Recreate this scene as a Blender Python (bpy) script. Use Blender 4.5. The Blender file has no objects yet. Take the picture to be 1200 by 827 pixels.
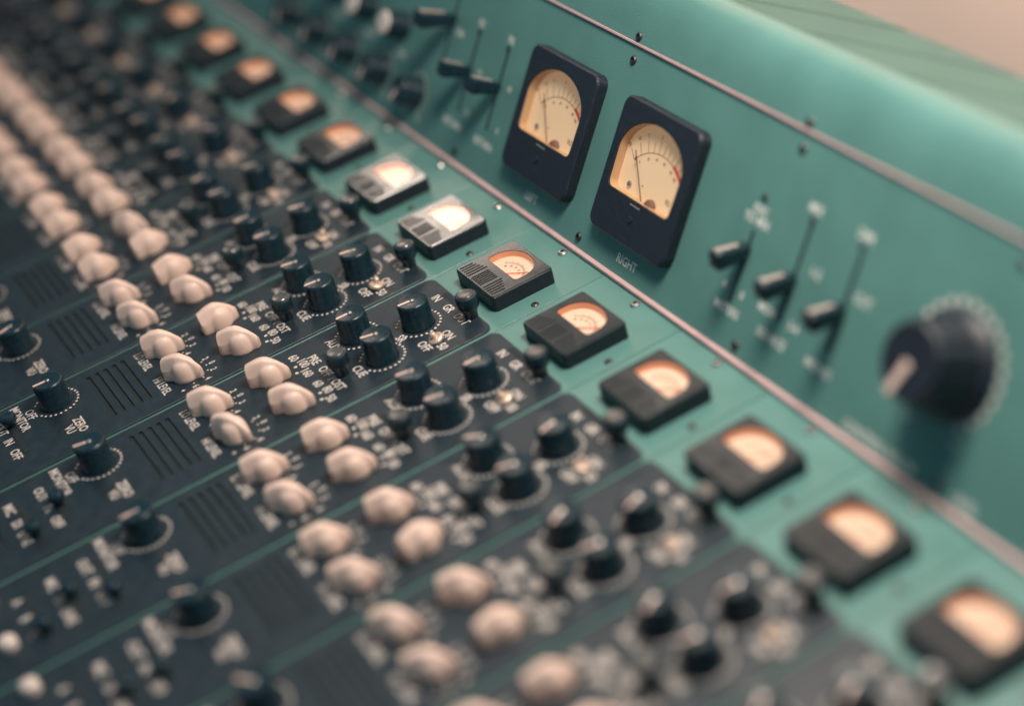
import bpy, bmesh, math, random
from mathutils import Vector, Matrix

# ------------------------------------------------------------------ set-up
S = 0.05                       # one channel-strip pitch = 5 cm
sc = bpy.context.scene
col = sc.collection
R = math.radians
TILT = 0.991                   # slope of the meter bridge

# camera -----------------------------------------------------------
cd = bpy.data.cameras.new('camera')
cam = bpy.data.objects.new('camera', cd)
col.objects.link(cam)
sc.camera = cam
CX = Vector((0.48309, 0.84707, -0.22156))
CY = -Vector((0.40314, -0.43982, -0.80252))
CZ = -Vector((-0.77724, 0.29837, -0.55396))
M = Matrix((CX, CY, CZ)).transposed().to_4x4()
M.translation = Vector((10.0781, -4.7421, 6.9320)) * S
cam.matrix_world = M
cd.sensor_width = 36.0
cd.lens = 64.07
cd.clip_start = 0.01
cd.clip_end = 60
cd.dof.use_dof = True
cd.dof.focus_distance = 13.15 * S
cd.dof.aperture_fstop = 2.8

# world: dim room --------------------------------------------------
w = bpy.data.worlds.new('World')
sc.world = w
w.use_nodes = True
w.node_tree.nodes['Background'].inputs[0].default_value = (0.25, 0.46, 0.58, 1)
w.node_tree.nodes['Background'].inputs[1].default_value = 0.36


def area(name, loc, target, size, power, color, size_y=None):
    ld = bpy.data.lights.new(name, 'AREA')
    ld.energy = power
    ld.color = color
    ld.shape = 'RECTANGLE' if size_y else 'SQUARE'
    ld.size = size * S
    if size_y:
        ld.size_y = size_y * S
    o = bpy.data.objects.new(name, ld)
    o.location = Vector(loc) * S
    o.rotation_euler = (Vector(target) - Vector(loc)).to_track_quat('-Z', 'Y').to_euler()
    col.objects.link(o)
    return o


# lamp above the desk, and the bright far lamp mirrored in the meter covers
area('ceiling_lamp', (2.7, 1.1, 8.2), (1.8, 0.0, 0.0), 2.6, 2.7, (1.0, 0.88, 0.78))
area('far_lamp', (-25.2, 8.1, 13.6), (-1.5, -0.5, 0.1), 3.9, 0.75, (1.0, 0.82, 0.69), 2.0)
area('sheen_fill', (-15.0, 8.0, 22.0), (-3.0, -1.0, 0.0), 4.0, 4.0, (1.0, 0.82, 0.69), 28.0)  # added unseen source: ridge highlight on the hood, sheen on the faceplates
area('wall_fill', (-2.0, 2.2, 6.0), (-2.0, 10.0, 6.0), 4.0, 5.0, (1.0, 0.86, 0.76))  # added unseen fill pair, brightens the wall and its sheen on the desk
area('wall_fill', (-16.0, 2.2, 6.0), (-16.0, 10.0, 4.0), 4.0, 5.0, (1.0, 0.86, 0.76))

sc.view_settings.view_transform = 'Standard'
sc.view_settings.look = 'None'
sc.view_settings.exposure = 0.0
sc.view_settings.gamma = 1.0
sc.cycles.use_denoising = True
sc.cycles.max_bounces = 6
sc.cycles.sample_clamp_indirect = 4.0


# ------------------------------------------------------------------ materials
def mat(name, base, rough=0.5, metal=0.0, spec=0.5, noise=0.0, nscale=400, bump=0.0,
        bscale=900, emit=None, estr=0.0, coat=0.0, sss=0.0, rvar=0.0, dust=0.0):
    m = bpy.data.materials.new(name)
    m.use_nodes = True
    nt = m.node_tree
    b = nt.nodes['Principled BSDF']
    b.inputs['Base Color'].default_value = (*base, 1)
    b.inputs['Roughness'].default_value = rough
    b.inputs['Metallic'].default_value = metal
    b.inputs['Specular IOR Level'].default_value = spec
    b.inputs['Coat Weight'].default_value = coat
    if sss:
        b.inputs['Subsurface Weight'].default_value = sss
        b.inputs['Subsurface Radius'].default_value = (0.004, 0.002, 0.0012)
        b.inputs['Subsurface Scale'].default_value = 0.25
    if emit:
        b.inputs['Emission Color'].default_value = (*emit, 1)
        b.inputs['Emission Strength'].default_value = estr
    tc = nt.nodes.new('ShaderNodeTexCoord')
    if noise or rvar:
        n = nt.nodes.new('ShaderNodeTexNoise')
        n.inputs['Scale'].default_value = nscale
        n.inputs['Detail'].default_value = 5
        nt.links.new(tc.outputs['Object'], n.inputs['Vector'])
        if noise:
            r = nt.nodes.new('ShaderNodeMapRange')
            r.inputs[1].default_value = 0.3
            r.inputs[2].default_value = 0.7
            r.inputs[3].default_value = 1 - noise
            r.inputs[4].default_value = 1 + noise
            nt.links.new(n.outputs['Fac'], r.inputs[0])
            mx = nt.nodes.new('ShaderNodeVectorMath')
            mx.operation = 'SCALE'
            mx.inputs[0].default_value = base
            nt.links.new(r.outputs[0], mx.inputs['Scale'])
            nt.links.new(mx.outputs[0], b.inputs['Base Color'])
        if rvar:
            r2 = nt.nodes.new('ShaderNodeMapRange')
            r2.inputs[1].default_value = 0.3
            r2.inputs[2].default_value = 0.7
            r2.inputs[3].default_value = max(0.02, rough - rvar)
            r2.inputs[4].default_value = rough + rvar
            nt.links.new(n.outputs['Fac'], r2.inputs[0])
            nt.links.new(r2.outputs[0], b.inputs['Roughness'])
    if dust:                      # sparse pale specks lying on the surface
        dn = nt.nodes.new('ShaderNodeTexNoise')
        dn.inputs['Scale'].default_value = 1300
        dn.inputs['Detail'].default_value = 2
        nt.links.new(tc.outputs['Object'], dn.inputs['Vector'])
        dr = nt.nodes.new('ShaderNodeMapRange')
        dr.inputs[1].default_value = 0.66
        dr.inputs[2].default_value = 0.74
        dr.inputs[4].default_value = dust
        nt.links.new(dn.outputs['Fac'], dr.inputs[0])
        dm = nt.nodes.new('ShaderNodeMix')
        dm.data_type = 'RGBA'
        dm.inputs[6].default_value = (*base, 1)
        dm.inputs[7].default_value = (0.42, 0.39, 0.36, 1)
        lk = b.inputs['Base Color'].links
        if lk:
            nt.links.new(lk[0].from_socket, dm.inputs[6])
        nt.links.new(dr.outputs[0], dm.inputs[0])
        nt.links.new(dm.outputs[2], b.inputs['Base Color'])
    if bump:
        n2 = nt.nodes.new('ShaderNodeTexNoise')
        n2.inputs['Scale'].default_value = bscale
        n2.inputs['Detail'].default_value = 3
        nt.links.new(tc.outputs['Object'], n2.inputs['Vector'])
        bp = nt.nodes.new('ShaderNodeBump')
        bp.inputs['Strength'].default_value = bump
        bp.inputs['Distance'].default_value = 0.0003
        nt.links.new(n2.outputs['Fac'], bp.inputs['Height'])
        nt.links.new(bp.outputs[0], b.inputs['Normal'])
    return m


GREEN = mat('green_enamel', (0.095, 0.228, 0.206), 0.34, noise=0.07, nscale=45, bump=0.35, bscale=1300, rvar=0.07)
LID = mat('grey_green_lid_paint', (0.062, 0.135, 0.112), 0.5, noise=0.06, nscale=40, bump=0.3, bscale=1300)
SLATE = mat('slate_anodised_panel', (0.013, 0.026, 0.036), 0.40, noise=0.16, nscale=160, bump=0.35, bscale=1800, spec=0.5, rvar=0.07, dust=0.16)
BLACK = mat('black_bakelite', (0.007, 0.025, 0.036), 0.28, spec=0.5, noise=0.2, nscale=300, rvar=0.08, dust=0.10)
BLACKM = mat('black_moulded_plastic', (0.014, 0.020, 0.030), 0.42, spec=0.4, noise=0.15, nscale=500, bump=0.3, bscale=2500, dust=0.16)
COVER = mat('glossy_meter_cover', (0.026, 0.034, 0.038), 0.16, spec=0.6, rvar=0.04, nscale=120)
CREAM = mat('cream_plastic', (0.82, 0.61, 0.515), 0.38, spec=0.4, noise=0.06, nscale=70, bump=0.10, bscale=600, sss=0.15)
INK = mat('printed_ink', (0.64, 0.58, 0.53), 0.6, spec=0.3, noise=0.06, nscale=700)
INKP = mat('panel_ink', (0.84, 0.82, 0.76), 0.6, spec=0.3, noise=0.06, nscale=700)
STEEL = mat('brushed_steel', (0.62, 0.58, 0.54), 0.30, metal=1.0, noise=0.1, nscale=300)
DARKSTEEL = mat('dark_screw_steel', (0.12, 0.11, 0.11), 0.45, metal=1.0, noise=0.2, nscale=600)
CAPM = mat('satin_button_cap', (0.085, 0.082, 0.078), 0.24, metal=0.0, spec=0.9, noise=0.04, nscale=300)
BRASS = mat('brass_pin', (0.74, 0.58, 0.47), 0.45, metal=0.6)
TRIM = mat('wall_tinted_trim', (0.58, 0.385, 0.38), 0.42, metal=0.1, noise=0.06, nscale=200)  # aluminium trim; the wall's pinkish reflection is put into its colour
SLOT = mat('dark_slot', (0.010, 0.020, 0.024), 0.7)
DIAL = mat('lit_dial_card', (0.50, 0.39, 0.32), 0.6, noise=0.03, nscale=200, emit=(1.0, 0.58, 0.35), estr=0.54)
LINER = mat('amber_meter_liner', (0.62, 0.30, 0.18), 0.4, emit=(1.0, 0.36, 0.17), estr=0.16)
VUDIAL = mat('vu_dial_card', (0.74, 0.58, 0.40), 0.6, noise=0.02, nscale=120, emit=(1.0, 0.54, 0.25), estr=0.24)
VULINER = mat('tan_meter_liner', (0.58, 0.36, 0.20), 0.30)
DIALINK = mat('dial_ink', (0.17, 0.085, 0.05), 0.7)
LINEM = mat('pale_beige_strip', (0.42, 0.36, 0.32), 0.4)
REDINK = mat('red_dial_ink', (0.80, 0.09, 0.07), 0.6)
IVORY = mat('ivory_cap', (0.72, 0.62, 0.56), 0.4)
RIB = mat('cover_rib', (0.010, 0.014, 0.017), 0.5)
WALLM = mat('beige_wall_paint', (0.78, 0.58, 0.47), 0.85, noise=0.03, nscale=8, bump=0.2, bscale=200)
PINK = mat('ivory_pointer', (0.80, 0.58, 0.50), 0.4)


def glass_mat():
    m = bpy.data.materials.new('clear_meter_window')
    m.use_nodes = True
    nt = m.node_tree
    for n in list(nt.nodes):
        nt.nodes.remove(n)
    out = nt.nodes.new('ShaderNodeOutputMaterial')
    tr = nt.nodes.new('ShaderNodeBsdfTransparent')
    tr.inputs[0].default_value = (0.97, 0.97, 0.95, 1)
    gl = nt.nodes.new('ShaderNodeBsdfGlossy')
    gl.inputs['Roughness'].default_value = 0.04
    # Schlick reflectance, the same from both sides of the thin pane
    ge = nt.nodes.new('ShaderNodeNewGeometry')
    dt = nt.nodes.new('ShaderNodeVectorMath')
    dt.operation = 'DOT_PRODUCT'
    nt.links.new(ge.outputs['Incoming'], dt.inputs[0])
    nt.links.new(ge.outputs['Normal'], dt.inputs[1])
    prev = dt.outputs['Value']
    for op, v, swap in (('ABSOLUTE', None, 0), ('SUBTRACT', 1.0, 1), ('POWER', 5.0, 0), ('MULTIPLY', 0.94, 0), ('ADD', 0.05, 0)):
        q = nt.nodes.new('ShaderNodeMath')
        q.operation = op
        if v is not None:
            q.inputs[0 if swap else 1].default_value = v
        nt.links.new(prev, q.inputs[1 if swap else 0])
        prev = q.outputs[0]
    mx = nt.nodes.new('ShaderNodeMixShader')
    nt.links.new(prev, mx.inputs[0])
    nt.links.new(tr.outputs[0], mx.inputs[1])
    nt.links.new(gl.outputs[0], mx.inputs[2])
    nt.links.new(mx.outputs[0], out.inputs[0])
    return m


GLASS = glass_mat()


# ------------------------------------------------------------------ mesh helpers (pitch units)
def to_mesh(bm, name, mats, smooth=None, flat=False):
    for v in bm.verts:
        v.co *= S
    if not flat:
        bmesh.ops.recalc_face_normals(bm, faces=bm.faces[:])
    me = bpy.data.meshes.new(name)
    bm.to_mesh(me)
    bm.free()
    for m in (mats if isinstance(mats, (list, tuple)) else [mats]):
        me.materials.append(m)
    if smooth is not None:
        me.polygons.foreach_set('use_smooth', [True] * len(me.polygons))
        me.set_sharp_from_angle(angle=R(smooth))
    return me


def link(name, me, parent=None, loc=(0, 0, 0), rot=(0, 0, 0), scale=None):
    o = bpy.data.objects.new(name, me)
    o.location = Vector(loc) * S
    o.rotation_euler = rot
    if scale:
        o.scale = scale
    if parent:
        o.parent = parent
    col.objects.link(o)
    return o


def empty(name, loc, label, cat, group=None, rot=(0, 0, 0)):
    o = bpy.data.objects.new(name, None)
    o.empty_display_size = 0.01
    o.location = Vector(loc) * S
    o.rotation_euler = rot
    o['label'] = label
    o['category'] = cat
    if group:
        o['group'] = group
    col.objects.link(o)
    return o


def rrect(x0, y0, x1, y1, r, n=5, corners=(1, 1, 1, 1)):
    """counter-clockwise rounded rectangle; corners = bl, br, tr, tl"""
    pts = []
    cs = [(x0, y0, 180, 1, 1), (x1, y0, 270, -1, 1), (x1, y1, 0, -1, -1), (x0, y1, 90, 1, -1)]
    for (cx, cy, a0, sx, sy), c in zip(cs, corners):
        rr = r * c
        if rr < 1e-6:
            pts.append((cx, cy))
            continue
        for i in range(n + 1):
            a = R(a0 + 90 * i / n)
            pts.append((cx + sx * rr + rr * math.cos(a), cy + sy * rr + rr * math.sin(a)))
    return pts


def inset(pts, d):
    n = len(pts)
    out = []
    for i in range(n):
        p0, p, p1 = Vector(pts[i - 1]), Vector(pts[i]), Vector(pts[(i + 1) % n])
        e0 = (p - p0).normalized()
        e1 = (p1 - p).normalized()
        n0 = Vector((-e0.y, e0.x))
        n1 = Vector((-e1.y, e1.x))
        b = n0 + n1
        b = b / max(0.3, b.length_squared) * 2
        out.append(tuple(p + b * d))
    return out


def loop(bm, pts, z):
    return [bm.verts.new((p[0], p[1], z)) for p in pts]


def bridge_loops(bm, a, b, mi=0):
    n = len(a)
    for i in range(n):
        f = bm.faces.new((a[i], a[(i + 1) % n], b[(i + 1) % n], b[i]))
        f.material_index = mi


def cap(bm, lp, mi=0):
    f = bm.faces.new(lp)
    f.material_index = mi
    return f


def fill_holes(bm, loops, mi=0):
    edges = []
    for lp in loops:
        for i in range(len(lp)):
            a, b = lp[i], lp[(i + 1) % len(lp)]
            e = bm.edges.get((a, b)) or bm.edges.new((a, b))
            edges.append(e)
    r = bmesh.ops.triangle_fill(bm, use_beauty=True, use_dissolve=False, edges=edges, normal=(0, 0, 1))
    for g in r['geom']:
        if isinstance(g, bmesh.types.BMFace):
            g.material_index = mi


def slab(bm, pts, z0, z1, ch=0.0, holes=(), hole_z=None, mi=0, bottom=True):
    """prism from an outline with chamfered top edge and optional holes"""
    lo = loop(bm, pts, z0)
    if ch:
        mid = loop(bm, pts, z1 - ch)
        top = loop(bm, inset(pts, ch), z1)
        bridge_loops(bm, lo, mid, mi)
        bridge_loops(bm, mid, top, mi)
    else:
        top = loop(bm, pts, z1)
        bridge_loops(bm, lo, top, mi)
    if holes:
        hl = []
        for h in holes:
            ht = loop(bm, h, z1)
            hb = loop(bm, h, z0 if hole_z is None else hole_z)
            bridge_loops(bm, ht, hb, mi)
            hl.append(ht)
        fill_holes(bm, [top] + hl, mi)
    else:
        cap(bm, top, mi)
    if bottom and not holes:
        cap(bm, lo[::-1], mi)


def circle(cx, cy, r, n=24, a0=0.0):
    return [(cx + r * math.cos(a0 + 2 * math.pi * i / n), cy + r * math.sin(a0 + 2 * math.pi * i / n)) for i in range(n)]


def lathe(bm, prof, n=32, mis=None, cx=0, cy=0):
    """prof: list of (r, z) from bottom outer to the top centre"""
    prev = None
    for k, (r, z) in enumerate(prof):
        mi = mis[k - 1] if mis and k else 0
        if r < 1e-5:
            c = bm.verts.new((cx, cy, z))
            for i in range(n):
                f = bm.faces.new((prev[i], prev[(i + 1) % n], c))
                f.material_index = mi
            prev = None
        else:
            cur = loop(bm, circle(cx, cy, r, n), z)
            if prev:
                bridge_loops(bm, prev, cur, mi)
            prev = cur
    if prev:
        cap(bm, prev, mis[-1] if mis else 0)


def box(bm, x0, y0, z0, x1, y1, z1, mi=0, ch=0.0):
    slab(bm, [(x0, y0), (x1, y0), (x1, y1), (x0, y1)], z0, z1, ch, mi=mi)


def sheet(bm, pts, z, mi=0):
    cap(bm, loop(bm, pts, z), mi)


_fonts = {}


def text(bm, s, x, y, size, z=0.003, mi=0, rot=0.0, sx=0.82, weight=0.020):
    """flat lettering centred on x, y (capital height = size)"""
    key = (s, weight)
    if key not in _fonts:
        fc = bpy.data.curves.new('lettering_source', 'FONT')
        fc.body = s
        fc.size = 1.0
        fc.resolution_u = 2
        fc.align_x = 'CENTER'
        fc.offset = weight
        fo = bpy.data.objects.new('lettering_source', fc)
        me = fo.to_mesh()
        _fonts[key] = ([tuple(v.co) for v in me.vertices], [tuple(p.vertices) for p in me.polygons])
        fo.to_mesh_clear()
        bpy.data.objects.remove(fo)
        bpy.data.curves.remove(fc)
    vs, fs = _fonts[key]
    k = size / 0.70
    c, sn = math.cos(rot), math.sin(rot)
    nv = []
    for v in vs:
        px, py = v[0] * k * sx, (v[1] - 0.35) * k
        nv.append(bm.verts.new((x + px * c - py * sn, y + px * sn + py * c, z)))
    for f in fs:
        try:
            g = bm.faces.new([nv[i] for i in f])
            g.material_index = mi
        except ValueError:
            pass


def dots(bm, cx, cy, r, rd, n=23, a_gap=60, z=0.003, squash=1.0):
    """ring of printed dots with the gap at the bottom (-y)"""
    for i in range(n):
        a = R(-90 + a_gap / 2 + (360 - a_gap) * i / (n - 1))
        sheet(bm, circle(cx + r * math.cos(a), cy + r * math.sin(a), rd, 8), z)


# ------------------------------------------------------------------ the room behind
bm = bmesh.new()
box(bm, -60, 10.0, -16, 60, 10.3, 60)
wall = link('wall', to_mesh(bm, 'wall', WALLM))
wall['kind'] = 'structure'

# ------------------------------------------------------------------ console cabinet
X0, X1 = -12.0, 6.0
cab = empty('console_cabinet', (0, 0, 0),
            'curved green enamel hood and frame of the mixing console, behind the meter panel', 'console')
ct, st = math.cos(TILT), math.sin(TILT)


def bp(v, n=0.0):
    return (v * ct - n * st, v * st + n * ct)


# hood: rounded profile swept along the desk
prof = []
p0 = Vector(bp(1.575, 0.012))
prof.append(Vector(bp(1.575, -0.05)))
prof.append(p0)
s0 = Vector(bp(1.66, 0.012))
e0 = Vector((1.335, 1.604))
c0 = s0 + Vector((ct, st)) * 0.26
c1 = Vector((1.175, 1.715))
for i in range(37):
    t = i / 36
    prof.append(s0 * (1 - t) ** 3 + c0 * 3 * t * (1 - t) ** 2 + c1 * 3 * t * t * (1 - t) + e0 * t ** 3)
prof.append(Vector((1.335, 1.597)))
bm = bmesh.new()
cols = []
nx = 1
for i in range(nx + 1):
    x = X0 + (X1 - X0) * i / nx
    cols.append([bm.verts.new((x, p.x, p.y)) for p in prof])
for i in range(nx):
    for j in range(len(prof) - 1):
        bm.faces.new((cols[i][j], cols[i + 1][j], cols[i + 1][j + 1], cols[i][j + 1]))
link('hood', to_mesh(bm, 'hood', GREEN, 40), cab)

# lid behind the hood: skewed panels with open joints over a dark tray
bm = bmesh.new()
box(bm, X0, 1.325, 1.45, X1, 1.742, 1.59)
link('lid_tray', to_mesh(bm, 'lid_tray', SLOT), cab)
lid_me = None
for k in range(-12, 5):
    g = 0.015
    xa = 0.733 + k * 0.98
    y0, y1 = 1.300, 1.748
    dx = (y1 - y0) * 1.46 / 0.38
    if lid_me is None:
        bm = bmesh.new()
        slab(bm, [(g, y0), (0.98 - g, y0), (0.98 - g + dx, y1), (g + dx, y1)], 1.570, 1.600, 0.003)
        lid_me = to_mesh(bm, 'lid_panel', LID)
    link('lid_panel', lid_me, cab, (xa, 0, 0))
# frame body below and behind
bm = bmesh.new()
pts = [(0.02, -0.10), bp(0.0, -0.06), bp(1.56, -0.06), (1.32, 1.44), (1.742, 1.44), (1.742, -2.2), (-5.6, -2.2), (-5.6, -0.10)]
a = [bm.verts.new((X0, p[0], p[1])) for p in pts]
b = [bm.verts.new((X1, p[0], p[1])) for p in pts]
bridge_loops(bm, a, b)
cap(bm, a)
cap(bm, b)
link('frame', to_mesh(bm, 'frame', SLOT), cab)
# metal trims at the foot and the top of the meter panel
for (v0, y_off) in ((0.0, 0), (1.548, 1)):
    bm = bmesh.new()
    if v0 == 0.0:
        box(bm, X0, -0.030, -0.05, X1, 0.012, 0.020, ch=0.006)
    else:
        vs = []
        for x in (X0, X1):
            vs.append([bm.verts.new((x, *bp(v, n))) for v, n in ((1.551, -0.03), (1.551, 0.014), (1.556, 0.018), (1.569, 0.018), (1.573, 0.014), (1.573, -0.03))])
        bridge_loops(bm, vs[0], vs[1])
    link('trim_strip', to_mesh(bm, 'trim_strip', TRIM), cab)

# screw (shared)
bm = bmesh.new()
lathe(bm, [(0.034, 0.0), (0.034, 0.008), (0.026, 0.016), (0.015, 0.017), (0.015, 0.006), (0, 0.006)], 14, [0, 0, 0, 1, 1])
screw_me = to_mesh(bm, 'screw', [DARKSTEEL, SLOT], 30)
bm = bmesh.new()
lathe(bm, [(0.036, 0.0), (0.036, 0.010), (0.027, 0.020), (0.014, 0.021), (0.014, 0.008), (0, 0.008)], 14, [0, 0, 0, 1, 1])
bright_screw_me = to_mesh(bm, 'screw', [STEEL, SLOT], 30)
for u in (-8.4, -6.42, -4.43, -2.44, -0.452, 1.537, 3.53, 5.52):
    p = bp(1.618, 0.012)
    link('screw', screw_me, cab, (u, p[0], p[1]), (TILT, 0, 0))

# ------------------------------------------------------------------ shared control meshes
# black rotary knob
bm = bmesh.new()
lathe(bm, [(0.124, 0.0), (0.124, 0.02), (0.119, 0.03), (0.114, 0.185), (0.110, 0.197), (0.102, 0.203), (0.088, 0.200), (0, 0.200)], 36)
knob_me = to_mesh(bm, 'rotary_knob', BLACK, 35)
bm = bmesh.new()
box(bm, -0.009, 0.015, 0.200, 0.009, 0.108, 0.2062)
pointer_me = to_mesh(bm, 'pointer_line', PINK)
bm = bmesh.new()
lathe(bm, [(0.019, 0.200), (0.019, 0.205), (0.012, 0.209), (0, 0.209)], 12)
stud_me = to_mesh(bm, 'centre_stud', STEEL, 40)


# cream pointer knob, nose towards +y
def pointer_knob():
    bm = bmesh.new()
    sb, sf = -0.150, 0.185
    rc, c0 = 0.112, 0.022

    def cl(s):
        return max(sb, min(sf, s))

    def wf(s):
        if s < 0.0:
            return 0.072 + 0.004 * (s - sb) / 0.15
        t = s / sf
        return 0.076 * (1 - t) + 0.022 * t

    def hf(s):
        if s < 0.01:
            t = (s - sb) / (0.01 - sb)
            return 0.172 + 0.038 * math.sin(t * math.pi / 2)
        t = (s - 0.01) / (sf - 0.01)
        return 0.210 - 0.115 * t ** 1.5

    def inside(x, y):
        return (sb <= y <= sf and abs(x) <= wf(cl(y))) or math.hypot(x, y - c0) <= rc

    n, m = 80, 22
    rad = []
    for i in range(n):
        a = 2 * math.pi * i / n
        r = 0.0
        while r < 0.4 and inside(r * math.sin(a), r * math.cos(a)):
            r += 0.0005
        rad.append(r)

    def height(x, y):
        q = abs(x) / wf(cl(y))
        f = hf(cl(y))
        if q < 1:
            # narrow ridge on top, steep flanks
            f2 = f - 0.012 * q - max(0.0, q - 0.42) ** 1.35 * f * 0.95
        else:
            f2 = 0.0
        d = math.hypot(x, y - c0) / rc
        g = 0.168 * (1 - 0.22 * d * d) * max(0.0, 1 - d ** 6) ** 0.42 if d < 1 else 0.0
        k = 0.010
        return max(f2, g) + k * 0.35 * math.exp(-abs(f2 - g) / k)

    cen = bm.verts.new((0, 0, height(0, 0)))
    rings = []
    for j in range(1, m + 1):
        t = 1 - (1 - j / m) ** 1.7
        ring = []
        for i in range(n):
            a = 2 * math.pi * i / n
            r = rad[i] * t
            x, y = r * math.sin(a), r * math.cos(a)
            ring.append([x, y, max(height(x * 0.992, y * 0.992), 0.03)])
        rings.append(ring)
    for it in range(2):
        new = [[p[:] for p in rg] for rg in rings]
        for j in range(m - 1):
            for i in range(n):
                zs = [rings[j][i - 1][2], rings[j][(i + 1) % n][2], rings[j + 1][i][2]]
                if j > 0:
                    zs.append(rings[j - 1][i][2])
                new[j][i][2] = 0.7 * rings[j][i][2] + 0.3 * sum(zs) / len(zs)
        rings = new
    vr = [[bm.verts.new(p) for p in rg] for rg in rings]
    for i in range(n):
        bm.faces.new((cen, vr[0][i], vr[0][(i + 1) % n]))
    for j in range(m - 1):
        bridge_loops(bm, vr[j], vr[j + 1])
    s1 = [bm.verts.new((v.co.x * 1.02, v.co.y * 1.02, 0.012)) for v in vr[-1]]
    s2 = [bm.verts.new((v.co.x * 0.98, v.co.y * 0.98, 0.0)) for v in vr[-1]]
    bridge_loops(bm, vr[-1], s1)
    bridge_loops(bm, s1, s2)
    for v in bm.verts:
        v.co.x *= 0.88
        v.co.y *= 0.88
        v.co.z *= 0.93
    return to_mesh(bm, 'pointer_knob', CREAM, 62)


cream_me = pointer_knob()
# grub-screw hole in the blunt end of a pointer knob
bm = bmesh.new()
ang = []
c_ = [bm.verts.new((0.014 * math.cos(2 * math.pi * i / 10), -0.1365, 0.066 + 0.016 * math.sin(2 * math.pi * i / 10))) for i in range(10)]
bm.faces.new(c_)
grub_me = to_mesh(bm, 'grub_screw', SLOT)

# lever key: barrel with silver cap
bm = bmesh.new()
lathe(bm, [(0.050, -0.01), (0.052, 0.04), (0.066, 0.070), (0.078, 0.090), (0.083, 0.110), (0.083, 0.172), (0.078, 0.184), (0.066, 0.188), (0.055, 0.186), (0, 0.186)], 28)
lever_me = to_mesh(bm, 'lever_key', BLACK, 35)
bm = bmesh.new()
lathe(bm, [(0.061, 0.184), (0.061, 0.193), (0.055, 0.199), (0.045, 0.1965), (0, 0.195)], 24)
levercap_me = to_mesh(bm, 'cap', CAPM, 35)
bm = bmesh.new()
sheet(bm, rrect(-0.215, -0.024, 0.215, 0.024, 0.023), 0.002)
leverslot_me = to_mesh(bm, 'lever_slot', SLOT)
# small brass toggle
bm = bmesh.new()
lathe(bm, [(0.058, 0.0), (0.058, 0.020), (0.048, 0.028), (0.026, 0.028), (0.020, 0.030), (0.018, 0.05), (0.022, 0.066), (0.014, 0.076), (0, 0.077)], 14)
brass_me = to_mesh(bm, 'toggle_pin', BRASS, 35)

# faceplate with vent slots
face_out = rrect(0.020, -5.55, 0.980, -0.951, 0.075, 6, (0, 0, 1, 1))
slots_y = [-3.180 - 0.069 * i for i in range(5)]
vents = [rrect(0.125, y - 0.017, 0.790, y + 0.017, 0.016, 3) for y in slots_y]
bm = bmesh.new()
slab(bm, face_out, -0.0155, 0.0, 0.003, holes=vents)
face_me = to_mesh(bm, 'faceplate', SLATE)
bm = bmesh.new()
box(bm, 0.09, -3.52, -0.0150, 0.83, -3.12, -0.0125)
ventback_me = to_mesh(bm, 'vent_backing', SLOT)
bm = bmesh.new()
box(bm, 0.003, -5.58, -0.06, 0.997, -0.032, -0.0160, ch=0.003)
base_me = to_mesh(bm, 'base_panel', GREEN)

# lettering on a faceplate: one small mesh per word, number or printed ring
T = 0.068
PRINT = []


def word(ws, x, y, size, sx=0.82):
    bm = bmesh.new()
    text(bm, ws, 0, 0, size, sx=sx)
    PRINT.append(('lettering', to_mesh(bm, 'lettering', INK, flat=True), x, y, None))


for s, x, y in (('IN', .31, -1.06), ('GR', .50, -1.06), ('OUT', .70, -1.06), ('OFF', .797, -1.415), ('ON', .802, -1.225), ('50', .899, -1.322),
                ('PRE', .31, -2.078), ('OFF', .508, -2.078), ('POST', .711, -2.078), ('AUX', .25, -1.894), ('CUE', .705, -1.894), ('SR', .575, -1.495),
                ('60', .169, -2.182), ('100', .283, -2.154), ('160', .414, -2.183), ('60', .606, -2.181), ('80', .727, -2.159), ('50', .841, -2.186),
                ('ZERO', .686, -3.690), ('VU', .69, -3.772), ('OFF', .262, -3.946), ('MONITOR', .253, -4.028)):
    word(s, x, y, T)
word('LO LEVEL', .283, -3.055, .066, .72)
word('HI LEVEL', .715, -3.055, .066, .72)
for y, ws in ((-4.18, ('OUT', 'IN', 'OFF')), (-4.41, ('MIC', 'DI', 'LINE')), (-4.645, ('A', 'B', 'C'))):
    for s, x in zip(ws, (.280, .477, .672)):
        word(s, x, y, T)
bm = bmesh.new()
for dx, dy in ((0.0, .211), (.080, .187)):
    sheet(bm, circle(dx, dy, .014, 8), .003)
me = to_mesh(bm, 'dial_scale', INK, flat=True)
for cx in (.285, .722):
    PRINT.append(('dial_scale', me, cx, -2.43, 'stuff'))
bm = bmesh.new()
for s, a, r in (('2', -25, .205), ('0', 0, .205), ('2', 27, .205), ('4', 58, .205), ('6', 90, .195), ('+', 118, .20)):
    aa = R(90 - a)
    px, py = r * math.cos(aa), r * math.sin(aa)
    text(bm, s, px, py, .050)
    if s != '+':
        q = r - .046
        sheet(bm, circle(q * math.cos(aa), q * math.sin(aa), .008, 6), .003)
text(bm, '-', -.19, -.04, .05)
me = to_mesh(bm, 'dial_scale', INK, flat=True)
for cx, cy in ((.285, -2.865), (.722, -2.865)):
    PRINT.append(('dial_scale', me, cx, cy, 'stuff'))
bm = bmesh.new()
dots(bm, 0, 0, .1645, .0105)
me = to_mesh(bm, 'dial_scale', INK, flat=True)
for cx, cy in ((.498, -1.313), (.673, -1.697), (.275, -1.715), (.264, -3.746)):
    PRINT.append(('dial_scale', me, cx, cy, 'stuff'))


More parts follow.
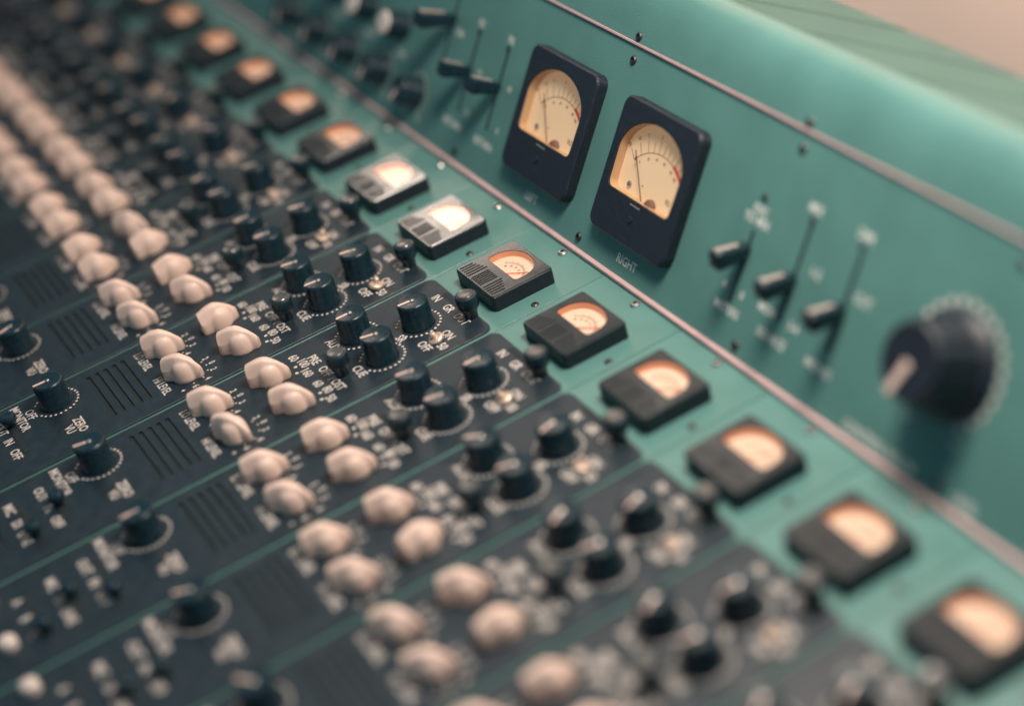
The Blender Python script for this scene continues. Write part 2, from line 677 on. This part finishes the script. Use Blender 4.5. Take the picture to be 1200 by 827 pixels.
# channel level meter (origin at its own centre, on the green panel)
def dshape(cx, yb, hw, yside, ytop, r=0.02, n=22):
    pts = [(cx - hw + r, yb), (cx + hw - r, yb), (cx + hw, yb + r)]
    for i in range(n + 1):
        a = math.pi * i / n
        pts.append((cx + hw * math.copysign(abs(math.cos(a)) ** 0.9, math.cos(a)), yside + (ytop - yside) * math.sin(a) ** 0.9))
    pts.append((cx - hw, yb + r))
    return pts


mx, my = 0.5185, -0.5795
hw, hh = 0.2855, 0.2575
MZ = 0.130
win = dshape(0.0, -0.018, 0.212, 0.05, 0.222)
bm = bmesh.new()
slab(bm, rrect(-hw, -hh, hw, hh, 0.030, 4), 0.0, MZ - 0.010, 0.004, holes=[inset(win, -0.004)], hole_z=0.070)
case_me = to_mesh(bm, 'case', BLACKM)
bm = bmesh.new()
slab(bm, rrect(-hw + .004, -hh + .004, hw - .004, hh - .004, 0.028, 4), MZ - 0.010, MZ, 0.006, holes=[inset(win, -0.001)])
cover_me = to_mesh(bm, 'cover', COVER)
bm = bmesh.new()
for (xa, xb, ya, yb, sk, n) in ((-0.245, -0.115, -0.235, -0.075, 0.045, 5), (-0.065, 0.065, -0.235, -0.085, 0.0, 6), (0.115, 0.245, -0.235, -0.075, -0.045, 5)):
    for i in range(n):
        x = xa + (xb - xa) * i / (n - 1)
        yt = yb
        if sk > 0:
            yt = yb - 0.05 * (1 - i / (n - 1))
        if sk < 0:
            yt = yb - 0.05 * (i / (n - 1))
        box(bm, x - 0.0042, ya, MZ + 0.0003, x + 0.0042, yt, MZ + 0.0035)
rib_me = to_mesh(bm, 'cover_ribs', RIB)
bm = bmesh.new()
wi = loop(bm, inset(win, 0.002), MZ - 0.004)
wo = loop(bm, inset(win, -0.003), 0.073)
bridge_loops(bm, wi, wo)
liner_me = to_mesh(bm, 'liner', LINER, 40)
bm = bmesh.new()
sheet(bm, inset(win, -0.003), 0.074)
# printed scale
for i in range(25):
    a = R(38 + 104 * i / 24)
    for r0, r1, wd in ((0.150, 0.172 if i % 4 else 0.186, 0.0022),):
        c, s_ = math.cos(a), math.sin(a)
        p = [(c * r0 - s_ * wd, -0.02 + s_ * r0 + c * wd), (c * r1 - s_ * wd, -0.02 + s_ * r1 + c * wd),
             (c * r1 + s_ * wd, -0.02 + s_ * r1 - c * wd), (c * r0 + s_ * wd, -0.02 + s_ * r0 - c * wd)]
        sheet(bm, p, 0.0750, 1)
for s, a in (('40', 140), ('30', 118), ('20', 96), ('10', 74), ('0', 52)):
    text(bm, s, 0.125 * math.cos(R(a)), -0.02 + 0.125 * math.sin(R(a)), 0.022, 0.0750, 1)
dial_me = to_mesh(bm, 'dial', [DIAL, DIALINK])
bm = bmesh.new()
a = R(39)
c, s_ = math.cos(a), math.sin(a)
p = [(c * .01 - s_ * .004, -0.005 + s_ * .01 + c * .004), (c * .20 - s_ * .003, -0.005 + s_ * .20 + c * .003), (c * .20 + s_ * .003, -0.005 + s_ * .20 - c * .003), (c * .01 + s_ * .004, -0.005 + s_ * .01 - c * .004)]
slab(bm, p[::-1], 0.082, 0.085)
needle_me = to_mesh(bm, 'needle', REDINK)
bm = bmesh.new()
sheet(bm, inset(win, 0.001), MZ - 0.0045)
pane_me = to_mesh(bm, 'window', GLASS, flat=True)

# ------------------------------------------------------------------ channel strips
rnd = random.Random(7)
LBL = {
    0: 'dark channel strip with the sharpest lit meter, below the gap between the two VU meters',
    1: 'dark channel strip directly beneath the VU meter marked RIGHT',
    -1: 'dark channel strip with a glaring white meter, directly beneath the VU meter marked LEFT',
    -2: 'dark channel strip with a glaring pale meter, beneath the pair of upright slider levers',
    2: 'dark channel strip beneath the leftmost of the three levers beside the RIGHT VU meter',
    3: 'dark channel strip beneath the gap between the three levers and the big rotary knob',
    4: 'dark channel strip with blurred amber meter beneath the big black rotary knob',
    5: 'blurred channel strip in the lower right corner, the last with its whole meter in view',
    6: 'very blurred channel strip at the lower right edge, nearest to the viewer',
    -3: 'dark channel strip beneath the nearest of the small knobs on the meter panel',
    -4: 'blurred dark channel strip beneath the two cream capped knobs on the meter panel',
    -5: 'blurred dark channel strip just beyond the strips under the cream capped knobs',
    -6: 'blurred dark channel strip, second beyond those under the cream capped knobs',
    -7: 'blurred dark channel strip with dim amber meter, third beyond the cream capped knobs',
    -8: 'blurred dark channel strip with dim amber meter, fourth beyond the cream capped knobs',
    -9: 'very blurred channel strip, third from the far end of the row',
    -10: 'very blurred channel strip, second from the far end of the row',
    -11: 'very blurred channel strip at the far end of the row, upper left corner',
}
CREAM_ANG = {(0, 0): 30, (0, 1): 34, (0, 2): 30, (0, 3): 62, (-1, 0): 2, (-1, 1): 36, (-1, 2): 30, (-1, 3): 46,
             (1, 0): 20, (1, 1): 24, (1, 2): 22, (1, 3): 42, (2, 0): 24, (2, 1): -8, (2, 2): 20, (2, 3): 30,
             (-2, 0): 2, (-2, 1): 38, (-2, 2): 34, (-2, 3): 44, (-3, 0): 50, (-3, 1): 0, (-3, 2): 0, (-3, 3): 10,
             (3, 0): 30, (3, 1): 0}
KN = ((.498, -1.313), (.673, -1.697), (.275, -1.715), (.264, -3.746))


def make_strip(k):
    t = empty('channel_strip', (k - 1, 0, 0), LBL[k], 'channel strip', 'channel strips side by side along the console')
    link('base_panel', base_me, t)
    link('faceplate', face_me, t)
    link('vent_backing', ventback_me, t)
    for nm, me, x, y, kd in PRINT:
        o = link(nm, me, t, (x, y, 0))
        if kd:
            o['kind'] = kd
    link('screw', bright_screw_me, t, (.503, -.087, -.016), (0, 0, rnd.uniform(0, 3)))
    link('screw', screw_me, t, (.935, -.582, -.0165), (0, 0, rnd.uniform(0, 3)), (.85, .85, .7))
    for i, (x, y) in enumerate(KN):
        rz = R(172 + rnd.uniform(-14, 10) + (rnd.uniform(-45, 45) if abs(k) > 1 else 0)) if i != 1 else R(168 + rnd.uniform(-6, 12))
        kb = link('rotary_knob', knob_me, t, (x, y, 0), (0, 0, rz))
        link('pointer_line', pointer_me, kb)
        link('centre_stud', stud_me, kb)
    for i, (x, y) in enumerate(((.285, -2.43), (.722, -2.43), (.285, -2.885), (.722, -2.885))):
        a = CREAM_ANG.get((k, i), (28 if k > -3 else 12) + rnd.uniform(-22, 24))
        c = link('pointer_knob', cream_me, t, (x, y, 0), (0, 0, R(-a)))
        link('grub_screw', grub_me, c)
    for (x, y, px) in ((.505, -.990, .215), (.505, -2.003, .13), (.49, -4.107, .09), (.49, -4.337, -.1), (.49, -4.572, -.1)):
        if y < -3:
            px = rnd.choice((-.2, 0, .1, .2))
        link('lever_slot', leverslot_me, t, (x, y, 0))
        lk = link('lever_key', lever_me, t, (x + px, y, 0))
        link('cap', levercap_me if y > -3 else darkcap_me, lk)
        if y < -3:
            lk.scale = (.72, .72, .52)
    for x in (.14, .655):
        link('push_button', button_me, t, (x, -4.81, 0))
    link('toggle_pin', brass_me, t, (.787, -1.315, 0), (R(rnd.choice((-18, 18))), 0, 0))
    m = link('level_meter', case_me, t, (mx, my, -.016))
    for nm, me in (('cover', cover_me), ('cover_ribs', rib_me), ('liner', liner_me), ('dial', dial_me), ('needle', needle_me), ('window', pane_me)):
        o = link(nm, me, m)
        if nm == 'needle':
            o.rotation_euler = (0, 0, R(rnd.uniform(0, 8) if k in (0, 1) else rnd.uniform(0, 38)))
    return t


bm = bmesh.new()
lathe(bm, [(0.061, 0.184), (0.061, 0.193), (0.055, 0.199), (0.045, 0.1965), (0, 0.195)], 24)
darkcap_me = to_mesh(bm, 'cap', BLACK, 35)
bm = bmesh.new()
lathe(bm, [(0.062, 0.0), (0.062, 0.040), (0.054, 0.060), (0.036, 0.070), (0, 0.073)], 20)
button_me = to_mesh(bm, 'push_button', IVORY, 40)
for k in range(-11, 7):
    make_strip(k)

# ------------------------------------------------------------------ meter panel (local u, v, n)
mp = empty('meter_panel', (0, 0, 0), 'sloping green panel with two VU meters, levers and rotary knobs behind the channel strips', 'meter panel', None, (TILT, 0, 0))
bm = bmesh.new()
box(bm, X0, 0.006, -0.05, X1, 1.549, 0.0, ch=0.003)
link('panel', to_mesh(bm, 'panel', GREEN), mp)
for u in (-8.4, -6.42, -4.43, -2.44, -0.45, 1.542, 3.53, 5.52):
    link('screw', screw_me, mp, (u, 1.447, 0.0), (0, 0, u))
    link('screw', screw_me, mp, (u, 0.095, 0.0), (0, 0, u * 2))

# VU meter, origin at the centre of its foot on the panel
ND = 0.092
VW = 0.485
out = rrect(-VW, -0.490, VW, 0.490, 0.085, 6)
vwin = [(-0.345, -0.150), (0.345, -0.150)]
vwin = rrect(-0.388, -0.168, 0.388, 0.30, 0.055, 4, (1, 1, 0, 0))[:-2]
for i in range(25):
    a = math.pi * i / 24
    vwin.append((0.395 * math.copysign(abs(math.cos(a)) ** 1.0, math.cos(a)), 0.12 + 0.265 * math.sin(a) ** 1.0))
bm = bmesh.new()
slab(bm, out, 0.0, ND, 0.014, holes=[vwin], hole_z=0.004)
vucase_me = to_mesh(bm, 'vu_meter', BLACKM)
bm = bmesh.new()
wi = loop(bm, inset(vwin, 0.003), ND - 0.012)
wo = loop(bm, inset(vwin, 0.003), 0.006)
bridge_loops(bm, wi, wo)
vuliner_me = to_mesh(bm, 'liner', VULINER, 40)
bm = bmesh.new()
sheet(bm, inset(vwin, -0.001), 0.008)
PX, PY = 0.02, -0.22           # needle pivot


def arcband(r0, r1, a0, a1, mi, z, n=20, ex=1.0):
    pa = []
    for i in range(n + 1):
        a = R(a0 + (a1 - a0) * i / n)
        pa.append((math.cos(a), math.sin(a)))
    vi = [bm.verts.new((PX + r0 * c, PY + r0 * s, z)) for c, s in pa]
    vo = [bm.verts.new((PX + r1 * c, PY + r1 * s, z)) for c, s in pa]
    for i in range(n):
        f = bm.faces.new((vi[i], vi[i + 1], vo[i + 1], vo[i]))
        f.material_index = mi


arcband(0.407, 0.412, 68, 136, 1, 0.0095)
arcband(0.402, 0.430, 42, 68, 2, 0.0095)
for a, s, L in ((136, '20', .09), (124, '10', .09), (113, '7', .09), (104, '5', .07), (96, '3', .09), (88, '2', .07), (80, '1', .07), (73, '', .06), (66, '0', .10), (58, '1', .06), (51, '2', .06), (45, '3', .08)):
    aa = R(a)
    c, s_ = math.cos(aa), math.sin(aa)
    w_ = .0024
    p = [(PX + c * .412 + s_ * w_, PY + s_ * .412 - c * w_), (PX + c * (.412 + L) + s_ * w_, PY + s_ * (.412 + L) - c * w_),
         (PX + c * (.412 + L) - s_ * w_, PY + s_ * (.412 + L) + c * w_), (PX + c * .412 - s_ * w_, PY + s_ * .412 + c * w_)]
    sheet(bm, p, 0.0095, 1)
    if s and L > .08:
        text(bm, s, PX + c * .545, PY + s_ * .530, .028, 0.0095, 1, aa - math.pi / 2)
for a, s in ((128, '0'), (112, '20'), (97, '40'), (82, '60'), (66, '80'), (56, '100')):
    aa = R(a)
    text(bm, s, PX + math.cos(aa) * .365, PY + math.sin(aa) * .370, .022, 0.0095, 1, aa - math.pi / 2)
text(bm, 'VU', 0.235, -0.08, .040, 0.0095, 1)
text(bm, '+', -0.09, -0.07, .03, 0.0095, 1)
vudial_me = to_mesh(bm, 'dial', [VUDIAL, DIALINK, REDINK])
bm = bmesh.new()
ang = R(130)
box(bm, 0.03, -0.0035, 0.030, 0.455, 0.0035, 0.034)
slab(bm, [(0.375, -0.004), (0.39, -0.017), (0.415, 0.0), (0.39, 0.017), (0.375, 0.004)], 0.0345, 0.037)
vuneedle_me = to_mesh(bm, 'needle', DIALINK)
bm = bmesh.new()
lathe(bm, [(0.062, 0.009), (0.060, 0.030), (0.045, 0.046), (0.02, 0.052), (0, 0.053)], 20)
pivot_me = to_mesh(bm, 'needle_hub', DIALINK, 50)
bm = bmesh.new()
sheet(bm, inset(vwin, 0.001), ND - 0.014)
vupane_me = to_mesh(bm, 'window', GLASS, flat=True)
bm = bmesh.new()
lathe(bm, [(0.024, 0.008), (0.024, 0.018), (0.017, 0.024), (0, 0.024)], 12)
tinyscrew_me = to_mesh(bm, 'dial_screw', STEEL, 30)
bm = bmesh.new()
for i in range(5):
    sheet(bm, circle(-0.045 + .026 * i, -0.20, .006, 6), ND + .0015)
lathe(bm, [(0.026, ND), (0.026, ND + .006), (0.021, ND + .009), (0, ND + .009)], 16, [1, 1, 1], 0.0, -0.300)
vumark_me = to_mesh(bm, 'zero_adjuster', [INK, BLACKM])
for u, lab in ((0.191, 'right'), (-1.138, 'left')):
    v = link('vu_meter', vucase_me, mp, (u, 0.755, 0))
    v['label'] = 'black square VU meter with cream lit dial, marked %s underneath' % lab.upper()
    for nm, me in (('liner', vuliner_me), ('dial', vudial_me), ('window', vupane_me), ('zero_adjuster', vumark_me)):
        link(nm, me, v)
    link('needle', vuneedle_me, v, (PX, PY, 0), (0, 0, R(128 if lab == 'right' else 125)))
    link('needle_hub', pivot_me, v, (PX + .05, PY + .04, 0))
    link('dial_screw', tinyscrew_me, v, (-.235, -.105, 0))
    link('dial_screw', tinyscrew_me, v, (.33, -.115, 0))

# lever faders standing out of slots
bm = bmesh.new()
sheet(bm, rrect(-0.016, 0.39, 0.016, 1.045, 0.015), 0.002)
fslot_me = to_mesh(bm, 'fader_slot', SLOT)
bm = bmesh.new()
secs = [(0.0, 0.030, 0.022), (0.03, 0.040, 0.026), (0.06, 0.047, 0.030), (0.15, 0.052, 0.036), (0.235, 0.056, 0.042), (0.255, 0.052, 0.038), (0.264, 0.040, 0.026)]
prev = None
for n_, wu, wv in secs:
    lp = loop(bm, rrect(-wu, -wv, wu, wv, min(wu, wv) * .35, 4), n_)
    if prev:
        bridge_loops(bm, prev, lp)
    prev = lp
cap(bm, prev)
fader_me = to_mesh(bm, 'fader_lever', BLACK, 40)
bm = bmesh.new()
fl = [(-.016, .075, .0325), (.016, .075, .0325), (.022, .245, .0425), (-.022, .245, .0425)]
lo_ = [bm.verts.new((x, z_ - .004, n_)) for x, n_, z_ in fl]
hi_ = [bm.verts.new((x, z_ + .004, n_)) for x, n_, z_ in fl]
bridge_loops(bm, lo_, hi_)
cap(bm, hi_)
fline_me = to_mesh(bm, 'lever_top_strip', LINEM)  # pale beige strip along the top of a lever
for u, v, tip, sl in ((1.35, .70, 25, .80), (1.848, .69, 25, 1.045), (2.345, .69, 25, 1.045), (-2.073, .75, 4, 1.04), (-2.565, .74, 4, 1.04), (-3.02, 1.06, 10, 1.25)):
    link('fader_slot', fslot_me, mp, (u, 0 if sl > .9 and sl < 1.2 else (.02 if sl < 1 else .20), 0), (0, 0, 0), (1, 1 if sl >= 1 else .77, 1))
    fl = link('fader_lever', fader_me, mp, (u, v, -0.002), (R(tip), 0, 0), (1.1, 1.55, 1.05) if u > -3 else (1.5, 1.6, 1.35))
    link('lever_top_strip', fline_me, fl)
# small screw ends above the slots
for u, v in ((1.353, 1.05), (1.845, 1.075), (2.335, 1.085), (-2.08, 1.065), (-2.56, 1.07)):
    link('screw', screw_me, mp, (u, v, 0.003), (0, 0, u), (.75, .75, .6))

# small rotary knobs at the far end
for i, (u, v) in enumerate(((-3.29, .335), (-3.96, .335), (-4.62, .335), (-5.28, .335), (-5.94, .335))):
    kb = link('rotary_knob', knob_me, mp, (u, v, 0), (0, 0, R(150 + 12 * i)), (1.08, 1.08, 1.0))
    link('pointer_line', pointer_me, kb, (0, 0, 0), (0, 0, 0), (1.8, 1, 1))
    link('centre_stud', stud_me, kb)
bm = bmesh.new()
lathe(bm, [(0.104, 0.200), (0.104, 0.212), (0.096, 0.222), (0.05, 0.227), (0, 0.228)], 28)
creamcap_me = to_mesh(bm, 'cream_cap', IVORY, 40)
for u in (-3.80, -4.46, -5.12, -5.78):
    kb = link('capped_knob', knob_me, mp, (u, .78, 0))
    link('cream_cap', creamcap_me, kb)
# big rotary knob
bm = bmesh.new()
NB = 40
prof = [(0.328, 0.0), (0.328, 0.030), (0.315, 0.045), (0.275, 0.075), (0.248, 0.30), (0.236, 0.335), (0.215, 0.350), (0.19, 0.346), (0, 0.346)]
prev = None
for k, (r, z) in enumerate(prof):
    if r < 1e-5:
        c = bm.verts.new((0, 0, z))
        for i in range(len(prev)):
            bm.faces.new((prev[i], prev[(i + 1) % len(prev)], c))
        break
    n = 72
    pts = [((r - (.010 if (3 <= k <= 5 and i % 6 in (0, 1)) else 0)) * math.cos(2 * math.pi * i / n), (r - (.010 if (3 <= k <= 5 and i % 6 in (0, 1)) else 0)) * math.sin(2 * math.pi * i / n)) for i in range(n)]
    lp = loop(bm, pts, z)
    if prev:
        bridge_loops(bm, prev, lp)
    prev = lp
bigknob_me = to_mesh(bm, 'large_rotary_knob', BLACKM, 35)
bk = link('large_rotary_knob', bigknob_me, mp, (3.31, .744, 0), (0, 0, R(161)))
bm = bmesh.new()
box(bm, -0.030, 0.015, 0.346, 0.030, 0.238, 0.356, ch=0.004)
link('pointer_line', to_mesh(bm, 'pointer_line', PINK), bk)

# printed lettering on the panel
def pword(s, x, y, h):
    bm = bmesh.new()
    text(bm, s, 0, 0, h, sx=0.9, weight=0.012)
    link('lettering', to_mesh(bm, 'lettering', INKP, flat=True), mp, (x, y, 0))


pword('RIGHT', .187, .140, .068)
pword('LEFT', -1.187, .140, .068)
for s, x, y, h in (('OSC', 1.354, .966, .06), ('TO MIX', 1.352, .892, .06), ('METERS', 1.343, .271, .06), ('A', 1.25, .415, .05), ('B', 1.448, .407, .05),
                   ('MIX', 1.84, 1.150, .06), ('1-2', 2.021, .793, .06), ('MON', 1.716, .418, .06), ('3-4', 1.994, .413, .06), ('SOURCE', 1.834, .271, .06),
                   ('DIM', 2.327, 1.155, .06), ('CUT', 2.485, .794, .06), ('MONO', 2.316, .280, .06),
                   ('CONTROL ROOM', 3.0, .085, .062), ('LEVEL', 3.745, .085, .062), ('0', 3.125, .341, .05), ('10', 3.528, .357, .05),
                   ('FX', -2.072, 1.136, .06), ('10', -1.91, .784, .05), ('0', -1.909, .440, .05), ('RETURN', -2.061, .285, .06),
                   ('FX', -2.566, 1.140, .06), ('10', -2.407, .777, .05), ('0', -2.42, .43, .05), ('RETURN', -2.60, .285, .06),
                   ('ON', -2.86, .98, .06), ('OFF', -3.2, .95, .06), ('CUE', -3.72, .56, .06), ('TALK', -4.38, .56, .06), ('CUE', -5.04, .56, .06)):
    pword(s, x, y, h)
bm = bmesh.new()
dots(bm, 0, 0, .367, .026, 21, 70)
link('dial_scale', to_mesh(bm, 'dial_scale', INK, flat=True), mp, (3.31, .744, 0))['kind'] = 'stuff'
bm = bmesh.new()
dots(bm, 0, 0, .178, .013, 19, 70)
me = to_mesh(bm, 'dial_scale', INK, flat=True)
for u in (-3.29, -3.96, -4.62, -5.28, -5.94):
    link('dial_scale', me, mp, (u, .335, 0))['kind'] = 'stuff'
    pword('0', u - .13, .145, .05)
    pword('10', u + .13, .145, .05)
